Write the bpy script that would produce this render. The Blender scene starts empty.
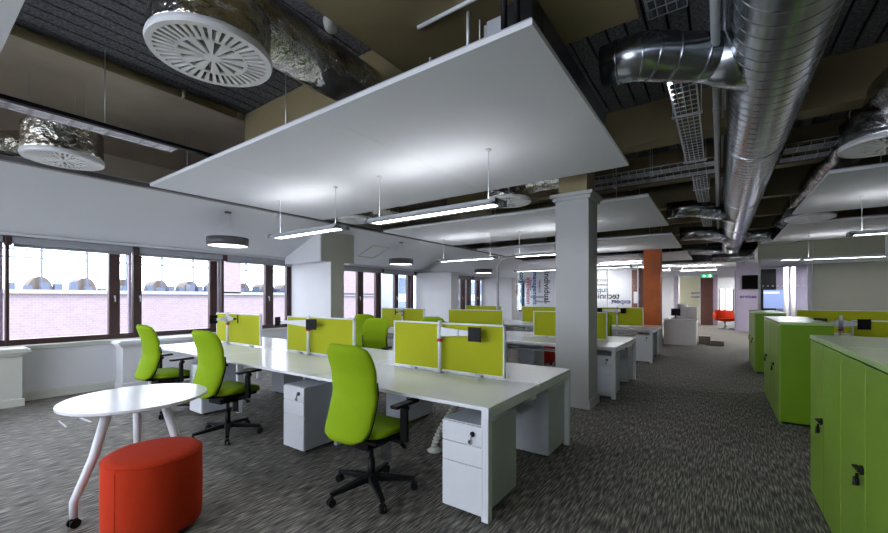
import bpy, bmesh, math, random
from mathutils import Vector, Matrix
random.seed(7)
S = bpy.context.scene
COL = S.collection
PI = math.pi

# ------------------------------------------------------------------ camera, sky, exposure
H_CAM, FPX, YAW = 1.42, 392.0, math.atan(275 / 392)
cd = bpy.data.cameras.new('camera'); cam = bpy.data.objects.new('camera', cd); COL.objects.link(cam)
cd.sensor_fit = 'HORIZONTAL'; cd.sensor_width = 36.0; cd.lens = 36.0 * FPX / 888
cd.shift_x = 0.0; cd.shift_y = (298 - 266.5) / 888
cd.clip_start = 0.05; cd.clip_end = 300
cam.location = (0, 0, H_CAM); cam.rotation_euler = (PI / 2, 0, YAW)
S.camera = cam
S.view_settings.view_transform = 'Standard'; S.view_settings.look = 'None'
S.view_settings.gamma = 1; S.view_settings.exposure = 0.85; S.view_settings.use_curve_mapping = False
W = bpy.data.worlds.new('sky'); S.world = W; W.use_nodes = True
bg = W.node_tree.nodes['Background']; bg.inputs[0].default_value = (0.86, 0.91, 1.0, 1); bg.inputs[1].default_value = 4.4
sl = bpy.data.lights.new('sun', 'SUN'); sl.energy = 3.0; sl.angle = math.radians(3); sl.color = (1, 0.97, 0.93)
sun = bpy.data.objects.new('sun', sl); COL.objects.link(sun); sun.rotation_euler = (0, math.radians(38), math.radians(25))
TUBE_DOWN, TUBE_UP, RING = 10.5, 6.0, 3.0

# ------------------------------------------------------------------ materials
MATS = {}
def mat(name, col, rough=0.5, metal=0.0, emit=None, es=1.0, spec=None, bump=None, mottle=None, coat=0.0, sheen=0.0):
    if name in MATS: return MATS[name]
    m = bpy.data.materials.new(name); m.use_nodes = True; nt = m.node_tree; b = nt.nodes['Principled BSDF']
    b.inputs['Base Color'].default_value = (*col, 1); b.inputs['Roughness'].default_value = rough; b.inputs['Metallic'].default_value = metal
    if spec is not None: b.inputs['Specular IOR Level'].default_value = spec
    if coat: b.inputs['Coat Weight'].default_value = coat
    if sheen: b.inputs['Sheen Weight'].default_value = sheen
    if emit: b.inputs['Emission Color'].default_value = (*emit, 1); b.inputs['Emission Strength'].default_value = es
    tc = nt.nodes.new('ShaderNodeTexCoord')
    def noise(scale, detail=3, sc3=None):
        n = nt.nodes.new('ShaderNodeTexNoise'); n.inputs['Scale'].default_value = scale; n.inputs['Detail'].default_value = detail
        if sc3:
            mp = nt.nodes.new('ShaderNodeMapping'); mp.inputs['Scale'].default_value = sc3
            nt.links.new(tc.outputs['Object'], mp.inputs[0]); nt.links.new(mp.outputs[0], n.inputs['Vector'])
        else: nt.links.new(tc.outputs['Object'], n.inputs['Vector'])
        return n
    if mottle:
        c2, scale, lo, hi = mottle[:4]; n = noise(scale, 4, mottle[4] if len(mottle) > 4 else None)
        r = nt.nodes.new('ShaderNodeMapRange'); r.inputs[1].default_value = lo; r.inputs[2].default_value = hi
        mx = nt.nodes.new('ShaderNodeMix'); mx.data_type = 'RGBA'
        nt.links.new(n.outputs[0], r.inputs[0]); nt.links.new(r.outputs[0], mx.inputs[0])
        mx.inputs[6].default_value = (*col, 1); mx.inputs[7].default_value = (*c2, 1)
        nt.links.new(mx.outputs[2], b.inputs['Base Color'])
    if bump:
        scale, st, dist = bump[:3]; n = noise(scale, 3, bump[3] if len(bump) > 3 else None)
        bp = nt.nodes.new('ShaderNodeBump'); bp.inputs['Strength'].default_value = st; bp.inputs['Distance'].default_value = dist
        nt.links.new(n.outputs[0], bp.inputs['Height']); nt.links.new(bp.outputs[0], b.inputs['Normal'])
    MATS[name] = m; return m

WHITE = mat('white_laminate', (0.72, 0.74, 0.78), 0.22, mottle=((0.70, 0.72, 0.76), 3, .4, .6))
WMETAL = mat('white_powder_coat', (0.66, 0.68, 0.72), 0.35, mottle=((0.64, 0.66, 0.70), 6, .4, .6))
GMETAL = mat('grey_steel_body', (0.42, 0.44, 0.48), 0.4, mottle=((0.40, 0.42, 0.46), 6, .4, .6))
WPAINT = mat('white_paint', (0.70, 0.71, 0.74), 0.6, mottle=((0.67, 0.68, 0.71), 2, .3, .7))
RAFT = mat('raft_white', (0.70, 0.72, 0.75), 0.75, bump=(300, 0.1, 0.002))
SOFFIT = mat('soffit_plaster', (0.62, 0.63, 0.66), 0.75, mottle=((0.60, 0.61, 0.64), 1.5, .3, .7))
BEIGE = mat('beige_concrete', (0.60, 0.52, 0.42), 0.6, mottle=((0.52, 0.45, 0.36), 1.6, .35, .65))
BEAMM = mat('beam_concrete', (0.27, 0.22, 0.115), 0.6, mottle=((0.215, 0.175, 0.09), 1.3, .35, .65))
WWOOL = mat('wood_wool', (0.22, 0.225, 0.25), 0.9, mottle=((0.10, 0.103, 0.118), 45, .40, .6), bump=(60, .5, .01))
BLACK = mat('black_plastic', (0.008, 0.008, 0.009), 0.45, spec=.15, bump=(400, .1, .001))
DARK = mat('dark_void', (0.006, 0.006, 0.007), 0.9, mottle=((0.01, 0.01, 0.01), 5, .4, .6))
LIME = mat('lime_upholstery', (0.225, 0.355, 0.003), 0.85, bump=(700, .25, .002), mottle=((0.20, 0.32, 0.0025), 260, .35, .65), spec=.2)
LSCR = mat('lime_screen_fabric', (0.38, 0.41, 0.003), 0.9, bump=(700, .2, .001), mottle=((0.35, 0.38, 0.003), 240, .35, .65))
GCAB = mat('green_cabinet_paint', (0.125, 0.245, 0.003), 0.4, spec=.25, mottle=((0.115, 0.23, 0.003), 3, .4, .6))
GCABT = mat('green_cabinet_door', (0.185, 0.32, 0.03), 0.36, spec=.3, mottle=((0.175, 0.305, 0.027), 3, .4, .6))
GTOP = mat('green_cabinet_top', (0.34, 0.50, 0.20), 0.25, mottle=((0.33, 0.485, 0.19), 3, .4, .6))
ORANGE = mat('orange_wool', (0.47, 0.032, 0.006), 0.9, spec=.2, bump=(600, .3, .002), mottle=((0.40, 0.026, 0.005), 220, .35, .65))
ORPAINT = mat('orange_paint', (0.58, 0.13, 0.015), 0.55, mottle=((0.45, 0.105, 0.016), 2, .4, .6))
GALV = mat('galvanised_steel', (0.50, 0.53, 0.57), 0.24, 1.0, mottle=((0.40, 0.43, 0.47), 9, .35, .65), bump=(14, .08, .01))
GALVR = mat('galvanised_wire', (0.72, 0.74, 0.76), 0.4, .8, mottle=((0.6, 0.62, 0.65), 9, .35, .65))
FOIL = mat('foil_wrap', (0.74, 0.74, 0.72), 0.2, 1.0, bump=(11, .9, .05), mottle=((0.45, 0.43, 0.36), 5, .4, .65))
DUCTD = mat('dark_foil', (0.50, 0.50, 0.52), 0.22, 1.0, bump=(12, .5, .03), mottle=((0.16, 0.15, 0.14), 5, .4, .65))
BROWN = mat('brown_window_frame', (0.055, 0.026, 0.026), 0.4, mottle=((0.045, 0.02, 0.02), 4, .4, .6))
MAUVE = mat('mauve_frame', (0.34, 0.27, 0.36), 0.5, mottle=((0.30, 0.24, 0.32), 4, .4, .6))
BLIND = mat('grey_blind', (0.33, 0.34, 0.37), 0.8, bump=(500, .2, .001))
CREAM = mat('cream_paint', (0.62, 0.63, 0.58), 0.5, mottle=((0.60, 0.61, 0.56), 2, .4, .6))
GREYW = mat('beige_wall_paint', (0.44, 0.44, 0.37), 0.7, mottle=((0.42, 0.42, 0.355), 1.2, .35, .65))
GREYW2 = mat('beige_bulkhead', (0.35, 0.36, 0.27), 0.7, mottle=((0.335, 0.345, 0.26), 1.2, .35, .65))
CHAR = mat('charcoal_ring', (0.075, 0.075, 0.08), 0.45, mottle=((0.07, 0.07, 0.075), 4, .4, .6))
CHROME = mat('chrome', (0.75, 0.76, 0.78), 0.12, 1.0, mottle=((0.70, 0.71, 0.73), 6, .4, .6))
RED = mat('red_clamp', (0.5, 0.01, 0.02), 0.4, mottle=((0.46, .01, .02), 6, .4, .6))
KEYM = mat('key_metal', (0.45, 0.45, 0.45), 0.3, 1.0, mottle=((0.40, .4, .4), 6, .4, .6))
LILAC = mat('lilac_wall', (0.50, 0.45, 0.60), 0.6, mottle=((0.48, .43, .58), 2, .4, .6))
YELW = mat('pale_yellow_wall', (0.68, 0.66, 0.44), 0.7, mottle=((0.64, .64, .44), 2, .4, .6))
COUNT = mat('counter_grey', (0.74, 0.70, 0.70), 0.5, mottle=((0.72, .68, .68), 3, .4, .6))
TAUPE = mat('taupe_box', (0.22, 0.18, 0.15), 0.6, mottle=((0.20, .165, .14), 6, .4, .6))
def emis(name, col, s):
    m = bpy.data.materials.new(name); m.use_nodes = True; b = m.node_tree.nodes['Principled BSDF']
    b.inputs['Base Color'].default_value = (*[min(c, .8) for c in col], 1)
    b.inputs['Emission Color'].default_value = (*col, 1); b.inputs['Emission Strength'].default_value = s
    return m
E_DOWN = emis('lit_diffuser', (1, 0.98, 0.95), TUBE_DOWN); E_UP = emis('lit_uplight', (0.97, 0.97, 1), TUBE_UP)
E_RING = emis('lit_ring_diffuser', (1, 0.98, 0.95), RING); E_SPOT = emis('lit_spot_bulb', (0.9, 0.95, 1), 160.0)
E_EXIT = emis('exit_sign_green', (0.01, 0.30, 0.12), 1.0); E_EXITW = emis('exit_sign_white', (0.7, 1, 0.8), 1.2)
E_SCREEN = emis('lit_projection', (0.30, 0.40, 0.75), 0.30)

def glass_mat(name, tint=(1, 1, 1), refl=0.06):
    m = bpy.data.materials.new(name); m.use_nodes = True; nt = m.node_tree; nt.nodes.clear()
    o = nt.nodes.new('ShaderNodeOutputMaterial'); mx = nt.nodes.new('ShaderNodeMixShader')
    t = nt.nodes.new('ShaderNodeBsdfTransparent'); g = nt.nodes.new('ShaderNodeBsdfGlossy')
    t.inputs[0].default_value = (*tint, 1); g.inputs['Roughness'].default_value = 0.02
    lw = nt.nodes.new('ShaderNodeLayerWeight'); lw.inputs[0].default_value = 0.25
    mt = nt.nodes.new('ShaderNodeMath'); mt.operation = 'MULTIPLY'; mt.inputs[1].default_value = refl * 6
    nt.links.new(lw.outputs['Fresnel'], mt.inputs[0]); nt.links.new(mt.outputs[0], mx.inputs[0])
    nt.links.new(t.outputs[0], mx.inputs[1]); nt.links.new(g.outputs[0], mx.inputs[2]); nt.links.new(mx.outputs[0], o.inputs[0])
    return m
GLASS = glass_mat('window_glass', (0.97, 0.98, 1.0), 0.04); PGLASS = glass_mat('partition_glass', (0.93, 0.95, 0.97), 0.07)
TAGP = glass_mat('clear_plastic_tag', (0.75, 0.78, 0.82), 0.25)

def carpet_mat():
    m = bpy.data.materials.new('striated_carpet'); m.use_nodes = True; nt = m.node_tree; b = nt.nodes['Principled BSDF']
    b.inputs['Roughness'].default_value = 0.7; b.inputs['Specular IOR Level'].default_value = 0.4
    tc = nt.nodes.new('ShaderNodeTexCoord')
    def ns(sx, sy, det):
        mp = nt.nodes.new('ShaderNodeMapping'); mp.inputs['Scale'].default_value = (sx, sy, 1)
        n = nt.nodes.new('ShaderNodeTexNoise'); n.inputs['Scale'].default_value = 1; n.inputs['Detail'].default_value = det
        nt.links.new(tc.outputs['Object'], mp.inputs[0]); nt.links.new(mp.outputs[0], n.inputs['Vector']); return n
    a = ns(100, 8, 1.5); r1 = nt.nodes.new('ShaderNodeValToRGB'); e = r1.color_ramp.elements
    e[0].position = .36; e[0].color = (0.032, 0.030, 0.027, 1); e[1].position = .68; e[1].color = (0.34, 0.315, 0.265, 1)
    x = r1.color_ramp.elements.new(.52); x.color = (0.125, 0.118, 0.105, 1)
    nt.links.new(a.outputs[0], r1.inputs[0])
    c = ns(1.1, 1.1, 2); r2 = nt.nodes.new('ShaderNodeMapRange'); r2.inputs[1].default_value = .3; r2.inputs[2].default_value = .7; r2.inputs[3].default_value = .88; r2.inputs[4].default_value = 1.1
    nt.links.new(c.outputs[0], r2.inputs[0])
    mx = nt.nodes.new('ShaderNodeMix'); mx.data_type = 'RGBA'; mx.blend_type = 'MULTIPLY'; mx.inputs[0].default_value = 1
    nt.links.new(r1.outputs[0], mx.inputs[6]); nt.links.new(r2.outputs[0], mx.inputs[7]); nt.links.new(mx.outputs[2], b.inputs['Base Color'])
    bp = nt.nodes.new('ShaderNodeBump'); bp.inputs['Strength'].default_value = .5; bp.inputs['Distance'].default_value = .004
    nt.links.new(a.outputs[0], bp.inputs['Height']); nt.links.new(bp.outputs[0], b.inputs['Normal'])
    return m
CARPET = carpet_mat()
def brick_mat(name, c1, c2, mor, scale=4.0, axis='YZ'):
    m = bpy.data.materials.new(name); m.use_nodes = True; nt = m.node_tree; b = nt.nodes['Principled BSDF']
    b.inputs['Roughness'].default_value = .85
    tc = nt.nodes.new('ShaderNodeTexCoord'); sp = nt.nodes.new('ShaderNodeSeparateXYZ'); cb = nt.nodes.new('ShaderNodeCombineXYZ')
    nt.links.new(tc.outputs['Object'], sp.inputs[0]); nt.links.new(sp.outputs[1 if axis == 'YZ' else 0], cb.inputs[0]); nt.links.new(sp.outputs[2], cb.inputs[1])
    br = nt.nodes.new('ShaderNodeTexBrick'); br.inputs['Scale'].default_value = scale
    br.inputs['Color1'].default_value = (*c1, 1); br.inputs['Color2'].default_value = (*c2, 1); br.inputs['Mortar'].default_value = (*mor, 1)
    nt.links.new(cb.outputs[0], br.inputs[0]); nt.links.new(br.outputs[0], b.inputs['Base Color']); return m
BRICKP = brick_mat('pale_pink_brick', (0.165, 0.125, 0.145), (0.185, 0.15, 0.168), (0.20, 0.18, 0.195), 3.4)
BRICKD = brick_mat('dark_red_brick', (0.075, 0.025, 0.018), (0.10, 0.035, 0.025), (0.05, 0.03, 0.025), 4.5, 'XZ')
BRICKM = brick_mat('mid_red_brick', (0.26, 0.11, 0.08), (0.20, 0.09, 0.07), (0.2, 0.15, 0.13), 4.5, 'XZ')

# ------------------------------------------------------------------ mesh helpers
class MB:
    def __init__(s): s.bm = bmesh.new(); s.mi = 0
    def _f(s, vs, smooth=False):
        try:
            f = s.bm.faces.new(vs); f.smooth = smooth; f.material_index = s.mi; return f
        except ValueError: return None
    def box(s, x0, x1, y0, y1, z0, z1):
        v = [s.bm.verts.new((x, y, z)) for z in (z0, z1) for x, y in ((x0, y0), (x1, y0), (x1, y1), (x0, y1))]
        for q in ((3, 2, 1, 0), (4, 5, 6, 7), (0, 1, 5, 4), (1, 2, 6, 5), (2, 3, 7, 6), (3, 0, 4, 7)): s._f([v[i] for i in q])
        return s
    def bar(s, a, b, w, h, w2=None, h2=None):          # a tapered rectangular bar from a to b
        a, b = Vector(a), Vector(b); d = (b - a).normalized(); w2 = w if w2 is None else w2; h2 = h if h2 is None else h2
        u = d.cross(Vector((0, 0, 1)));  u = Vector((1, 0, 0)) if u.length < 1e-4 else u.normalized(); n = u.cross(d).normalized()
        r = []
        for p, ww, hh in ((a, w, h), (b, w2, h2)):
            r.append([s.bm.verts.new(p + u * (sx * ww / 2) + n * (sy * hh / 2)) for sx, sy in ((-1, -1), (1, -1), (1, 1), (-1, 1))])
        for i in range(4): s._f([r[0][i], r[0][(i + 1) % 4], r[1][(i + 1) % 4], r[1][i]])
        s._f(r[0][::-1]); s._f(r[1]); return s
    def rings(s, rs, caps=True, smooth=True, closed=True):
        L = [[s.bm.verts.new(p) for p in r] for r in rs]; n = len(L[0])
        for a, b in zip(L, L[1:]):
            for i in range(n if closed else n - 1): s._f([a[i], a[(i + 1) % n], b[(i + 1) % n], b[i]], smooth)
        if caps: s._f(L[0][::-1]); s._f(L[-1])
        return s
    def tube(s, pts, r, seg=10, smooth=True, caps=True):
        pts = [Vector(p) for p in pts]; rs = []; rad = r if isinstance(r, (list, tuple)) else [r] * len(pts)
        t0 = (pts[1] - pts[0]).normalized(); u = t0.orthogonal().normalized()
        if abs(t0.z) < .99: u = t0.cross(Vector((0, 0, 1))).normalized()
        for i, p in enumerate(pts):
            t = (pts[min(i + 1, len(pts) - 1)] - pts[max(i - 1, 0)]).normalized()
            u = (u - t * u.dot(t)).normalized(); v = t.cross(u)
            rs.append([p + (u * math.cos(2 * PI * k / seg) + v * math.sin(2 * PI * k / seg)) * rad[i] for k in range(seg)])
        return s.rings(rs, caps, smooth)
    def cyl(s, a, b, r, r2=None, seg=20, smooth=True): return s.tube([a, b], [r, r if r2 is None else r2], seg, smooth)
    def lathe(s, prof, c=(0, 0), seg=40, smooth=True, caps=True):      # profile of (radius, z) around a vertical axis
        return s.rings([[(c[0] + r * math.cos(2 * PI * k / seg), c[1] + r * math.sin(2 * PI * k / seg), z) for k in range(seg)] for r, z in prof], caps, smooth)
    def prism(s, poly, z0, z1, smooth=False):
        return s.rings([[(x, y, z0) for x, y in poly], [(x, y, z1) for x, y in poly]], True, smooth)
    def extr(s, poly, axis, a0, a1):                   # 2-D polygon extruded along X ('X': poly=(y,z)) or Y ('Y': poly=(x,z))
        f = (lambda p, a: (a, p[0], p[1])) if axis == 'X' else (lambda p, a: (p[0], a, p[1]))
        return s.rings([[f(p, a0) for p in poly], [f(p, a1) for p in poly]], True, False)
    def build(s, name, m, parent=None, bevel=0, seg=2, subd=0, origin=None):
        bmesh.ops.recalc_face_normals(s.bm, faces=s.bm.faces)
        if origin is not None: bmesh.ops.translate(s.bm, verts=s.bm.verts, vec=-Vector(origin))
        me = bpy.data.meshes.new(name); s.bm.to_mesh(me); s.bm.free()
        for mm in (m if isinstance(m, (list, tuple)) else [m]): me.materials.append(mm)
        o = bpy.data.objects.new(name, me); COL.objects.link(o)
        if origin is not None: o.location = origin
        if parent is not None: o.parent = parent
        if subd:
            q = o.modifiers.new('smooth', 'SUBSURF'); q.levels = q.render_levels = subd
        if bevel:
            q = o.modifiers.new('bevel', 'BEVEL'); q.width = bevel; q.segments = seg; q.limit_method = 'ANGLE'; q.angle_limit = math.radians(40); q.harden_normals = False
        return o
def tag(o, label=None, cat=None, group=None, kind=None):
    if label: o['label'] = label
    if cat: o['category'] = cat
    if group: o['group'] = group
    if kind: o['kind'] = kind
    return o
def thing(name, label, cat, loc=(0, 0, 0), rz=0, group=None):
    o = bpy.data.objects.new(name, None); COL.objects.link(o); o.empty_display_size = .1
    o.location = loc; o.rotation_euler = (0, 0, rz); return tag(o, label, cat, group)
def struct(mb, name, m, label=None, **k): return tag(mb.build(name, m, **k), label, None, None, 'structure')
def dup(root, loc, rz=0, label=None, group=None):
    def cp(o, par):
        c = o.copy(); COL.objects.link(c); c.parent = par
        for ch in list(o.children): cp(ch, c)
        return c
    r = cp(root, None); r.location = loc; r.rotation_euler = (0, 0, rz)
    if label: r['label'] = label
    if group: r['group'] = group
    return r
def bx(x0, x1, y0, y1, z0, z1): return MB().box(x0, x1, y0, y1, z0, z1)
def lerp(a, b, t): return a + (b - a) * t

# ------------------------------------------------------------------ room shell
struct(bx(-8.3, 8, -4, 32, -.12, 0), 'floor', CARPET, 'grey striated office carpet')
struct(bx(-8.3, 8, -4, 32, 3.86, 4.05), 'ceiling', DARK, 'dark ceiling slab')
N = 0
def trim(mb, m, label, **k):
    global N; N += 1
    return struct(mb, 'trim_%d' % N, m, label, **k)
# wood-wool slats running in depth, one field per coffer
def slats(x0, x1, y0, y1, label):
    b = MB(); x = x0
    while x < x1 - .02:
        b.box(x, min(x + .132, x1), y0, y1, 3.78, 3.81); x += .155
    trim(b, WWOOL, label)
coffers = [(-5.0, -2.15, -4, 2.66), (-.44, 8, -4, 2.9), (-5.0, 8, 2.9, 5.3), (-5.0, 8, 5.55, 7.25), (-5.0, 8, 7.45, 9.35), (-5.0, 8, 9.55, 11.4), (-5.0, 8, 11.6, 13.5), (-5, 8, 13.7, 16), (-5, 8, 16.2, 20)]
for c in coffers: slats(*c, 'dark wood-wool ceiling slats between beams')
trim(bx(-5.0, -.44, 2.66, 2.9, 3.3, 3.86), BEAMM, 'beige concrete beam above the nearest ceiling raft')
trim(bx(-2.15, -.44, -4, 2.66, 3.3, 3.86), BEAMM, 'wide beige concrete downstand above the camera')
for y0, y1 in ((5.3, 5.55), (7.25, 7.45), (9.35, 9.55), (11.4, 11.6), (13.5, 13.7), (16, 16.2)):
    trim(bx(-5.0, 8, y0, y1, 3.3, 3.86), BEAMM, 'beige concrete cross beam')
trim(bx(-8.0, -5.0, -4, 32, 3.70, 3.86), BEIGE, 'beige concrete edge slab over the window side')
struct(bx(-8.05, -7.95, -4, 32, 2.32, 3.86), 'wall_left', BEIGE, 'wall above the windows')
struct(MB().box(-8.3, 8, -4.1, -4, -.1, .75).box(-8.3, 8, -4.1, -4, 3.5, 4).box(.05, 8, -4.1, -4, .75, 3.5), 'wall_back', WPAINT, 'wall behind the camera')
for k in range(3):  # window openings added behind the camera to let in fill daylight
    xa = -7.6 + k * 2.55; w = MB()
    for a, c in ((xa, xa + .08), (xa + 1.2, xa + 1.26), (xa + 2.4, xa + 2.55)): w.box(a, c, -4.08, -4.0, .75, 3.5)
    w.box(xa, xa + 2.5, -4.08, -4, .75, .83); w.box(xa, xa + 2.5, -4.08, -4, 3.42, 3.5)
    w = struct(w, 'window_%d' % (30 + k), WMETAL, 'tall white framed window behind the camera'); bx(xa, xa + 2.5, -4.05, -4.044, .8, 3.45).build('window_pane', GLASS, w)
struct(bx(7.9, 8, -4, 32, -.1, 4), 'wall_right', GREYW, 'right hand wall')
t = thing('beige_pipe', 'beige painted pipe along the edge of the dark slats at upper left', 'pipe'); MB().cyl((-4.93, -3.9, 3.71), (-4.93, 2.5, 3.71), .045, seg=20).lathe([(.001, 3.66), (.001, 3.67)], (-4.93, 2.5), 6).build('pipe_run', BEAMM, t)
for yy in (-2.5, -.5, 1.9): MB().tube([(-4.93, yy, 3.71), (-4.93, yy + .03, 3.71)], .05, 20).build('pipe_clip', BEIGE, t)
# raking soffit and its edge rail
trim(MB().extr([(-6.2, 2.90), (-7.72, 2.29), (-7.98, 2.29), (-7.98, 2.35), (-7.74, 2.35), (-6.2, 2.96)], 'Y', -4, 22), SOFFIT, 'white raking soffit down to the window heads')
trim(bx(-6.24, -6.16, -4, 22, 2.875, 2.93), mat('rail_metal', (0.16, 0.155, 0.15), .4, .6, mottle=((.14, .135, .13), 4, .4, .6)), 'dark metal edge rail of the soffit')
trim(bx(-7.98, -7.70, -4, 22, 2.255, 2.29), WPAINT, 'white window head trim')
# dado wall under the windows, with projecting plinths
b = bx(-8.0, -7.84, -4, 22, 0, .74)
struct(b, 'wall_window_side', WPAINT, 'low white wall under the windows')
trim(MB().box(-8.0, -7.79, -4, 22, .74, .77).box(-7.84, -7.81, -4, 22, .70, .74), CREAM, 'white window sill ledge', bevel=.006)
struct(MB().box(-7.84, -7.815, -4, 22, 0, .11).box(-7.84, -7.828, -4, 22, .11, .125), 'baseboard_left', CREAM, 'cream baseboard')
for i, (y0, y1, m) in enumerate(((-1.2, 1.04, CREAM), (2.10, 3.1, WPAINT), (6.0, 7.0, WPAINT), (10.0, 11, WPAINT))):
    trim(MB().box(-7.84, -7.52, y0, y1, 0, .66).box(-7.84, -7.50, y0 - .02, y1 + .02, 0, .10).box(-7.84, -7.49, y0 - .03, y1 + .03, .66, .70).box(-7.84, -7.45, y0 - .07, y1 + .07, .70, .745).box(-7.84, -7.47, y0 - .05, y1 + .05, .745, .76), m, 'moulded plinth casing projecting below the windows', bevel=.005)

# windows: (y0, y1, dark stiles)
wins = [(-3.8, -2.4, [(-2.6, -2.4)]), (-2.4, -.9, [(-1.2, -1.0)]), (-.9, .93, [(.62, .78)]),
        (.93, 2.34, [(2.03, 2.17)]), (2.34, 3.74, [(2.36, 2.46), (3.53, 3.66)]), (3.74, 5.28, [(4.64, 4.82), (5.14, 5.24)]), (5.28, 6.30, [(5.58, 5.68)]),
        (6.30, 8.06, [(7.24, 7.44), (7.92, 8.04)]), (8.06, 9.5, [(8.70, 8.86), (9.30, 9.42)]), (9.5, 11.3, [(9.88, 10.04), (10.66, 10.9)]),
        (11.3, 13.0, [(12.36, 12.66), (12.8, 12.9)]), (13.0, 14.9, [(13.5, 13.8), (14.6, 14.8)]), (14.9, 17.2, [(15.6, 15.95), (16.6, 16.9)]), (17.2, 20.0, [(18, 18.4), (19.2, 19.6)])]
for i, (y0, y1, st) in enumerate(wins):
    wf = MB(); wf.box(-7.98, -7.88, y0, y1, .77, .85); wf.box(-7.98, -7.88, y0, y1, 2.17, 2.255); wf.box(-7.97, -7.86, y0, y0 + .035, .77, 2.255)
    w = struct(wf, 'window_%d' % (i + 1), BROWN, 'brown framed window bay', bevel=.004)
    for a, c in st: bx(-7.975, -7.885, a, c, .85, 2.17).build('window_stile', BROWN, w, bevel=.006)
    bx(-7.97, -7.90, y1 - .05, y1 - .02, .85, 2.17).build('window_jamb', MAUVE, w)
    bx(-7.94, -7.934, y0 + .03, y1 - .05, .85, 2.17).build('window_pane', GLASS, w)
    hd = MB(); ya = st[0][0] + .06
    hd.box(-7.885, -7.865, ya, ya + .02, 1.42, 1.46); hd.cyl((-7.855, ya + .01, 1.44), (-7.855, ya + .01, 1.36), .008); hd.build('window_handle', WMETAL, w)
    bl = thing('roller_blind', 'grey roller blind', 'roller blind', (0, 0, 0), 0, 'roller blinds along the window wall')
    bl['label'] = 'grey roller blind rolled up over the ' + ['window left of the picture, furthest back', 'window left of the picture, middle', 'window just left of the picture', 'leftmost wide window in the picture', 'second window bay from the left edge', 'third window bay, behind the largest pendant', 'short window bay touching the white pier', 'first window bay right of the white pier', 'second window bay right of the white pier', 'third window bay right of the white pier', 'first window beyond the second pier', 'second window beyond the second pier', 'window by the service pole', 'furthest window behind the glass partition'][i]
    MB().box(-7.86, -7.76, y0 + .05, y1 - .03, 2.155, 2.25).build('cassette', BLIND, bl, bevel=.012)
    MB().box(-7.86, -7.85, y0 + .07, y1 - .05, 2.115, 2.16).build('blind_fabric', BLIND, bl)
    MB().box(-7.87, -7.75, y0 - .02, y0 + .05, 2.13, 2.25).build('end_bracket', BROWN, bl, bevel=.01)

# piers on the window side
for k, (yc, w_) in enumerate(((5.40, .34), (9.85, .42), (14.0, .42))):
    trim(MB().box(-7.84, -6.5, yc - w_ / 2, yc + w_ / 2, 0, 2.2), WPAINT, 'white boxed pier on the window side', bevel=.004)
    if k == 0: trim(MB().extr([(-6.52, 2.16), (-6.52, 2.77), (-7.72, 2.29), (-7.72, 2.16)], 'Y', 4.99, 5.86), WPAINT, 'boxed bulkhead above the window side pier')
    if k == 0: trim(MB().box(-6.515, -6.495, 5.0, 5.85, 2.165, 2.76).box(-6.50, -6.49, yc - w_ / 2 + .002, yc + w_ / 2 - .002, 0, 2.165), GREYW, 'beige facing of the window side pier')
# access hatch in the soffit
def soff(x): return 2.90 + (x + 6.2) * (0.61 / 1.52)
hb = MB(); 
for (xa, ya), (xb, yb) in (((-7.3, 6.7), (-6.75, 6.7)), ((-6.75, 6.7), (-6.75, 7.25)), ((-6.75, 7.25), (-7.3, 7.25)), ((-7.3, 7.25), (-7.3, 6.7))):
    hb.bar((xa, ya, soff(xa) - .004), (xb, yb, soff(xb) - .004), .02, .012)
trim(hb, BEIGE, 'access hatch outline in the soffit')

# columns in the room
b = MB().box(-1.79, -1.36, 5.15, 5.58, 0, 2.74).box(-1.815, -1.335, 5.125, 5.605, 0, .10).box(-1.81, -1.34, 5.13, 5.6, .10, .115)
b.box(-1.82, -1.33, 5.12, 5.61, 2.70, 2.745).box(-1.85, -1.30, 5.09, 5.64, 2.745, 2.79)
trim(b, mat('column_paint', (0.42, 0.425, 0.43), .55, mottle=((.40, .405, .41), 2, .35, .65)), 'square column cased in grey white board with a moulded capital', bevel=.004)
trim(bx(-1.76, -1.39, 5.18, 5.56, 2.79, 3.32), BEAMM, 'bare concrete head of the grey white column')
trim(bx(-1.92, -1.46, 13.55, 14.0, .18, 3.0), ORPAINT, 'orange painted square column', bevel=.004)
trim(bx(-1.95, -1.43, 13.52, 14.03, 0, .18), CREAM, 'cream skirting of the orange column', bevel=.004)
trim(bx(-2.15, -1.93, 17.0, 17.4, 0, 3.2), WPAINT, 'pale column beyond the orange column')

# right hand inner wall with glazed meeting room
struct(MB().box(2.04, 8, 14.2, 14.3, 0, 3.86), 'wall_inner', GREYW, 'beige inner wall')
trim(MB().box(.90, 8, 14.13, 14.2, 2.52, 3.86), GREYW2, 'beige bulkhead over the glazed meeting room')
trim(MB().box(2.03, 2.05, 14.12, 14.2, 0, 3.86).box(.905, .96, 14.14, 14.2, 0, 2.52).box(1.94, 2.02, 14.14, 14.2, 0, 2.52).box(.9, 2.05, 14.14, 14.2, 2.47, 2.53), GMETAL, 'steel frame of the meeting room glazing')
struct(MB().box(.96, 1.94, 14.165, 14.175, 0, 2.5), 'window_20', PGLASS, 'glazed wall of the meeting room')
mr = MB()
for k in range(9): mr.box(1.0 + k * .105, 1.03 + k * .105, 14.155, 14.162, 1.74, 1.77)
mr = tag(mr.build('manifestation_dots', mat('dot_white', (.9, .9, .9), .5)), 'row of small white squares on the meeting room glass', 'glass sticker'); mr['kind'] = 'stuff'
struct(MB().box(.55, 8, 21.0, 21.1, 0, 2.6), 'wall_meeting', LILAC, 'lilac white wall behind the meeting room')
trim(MB().box(.9, 8, 14.3, 21.1, 2.86, 2.90), WPAINT, 'white ceiling of the meeting room')
trim(MB().box(1.42, 1.9, 20.8, 21.0, 0, 2.6), BLACK, 'dark recess in the meeting room')
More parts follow.
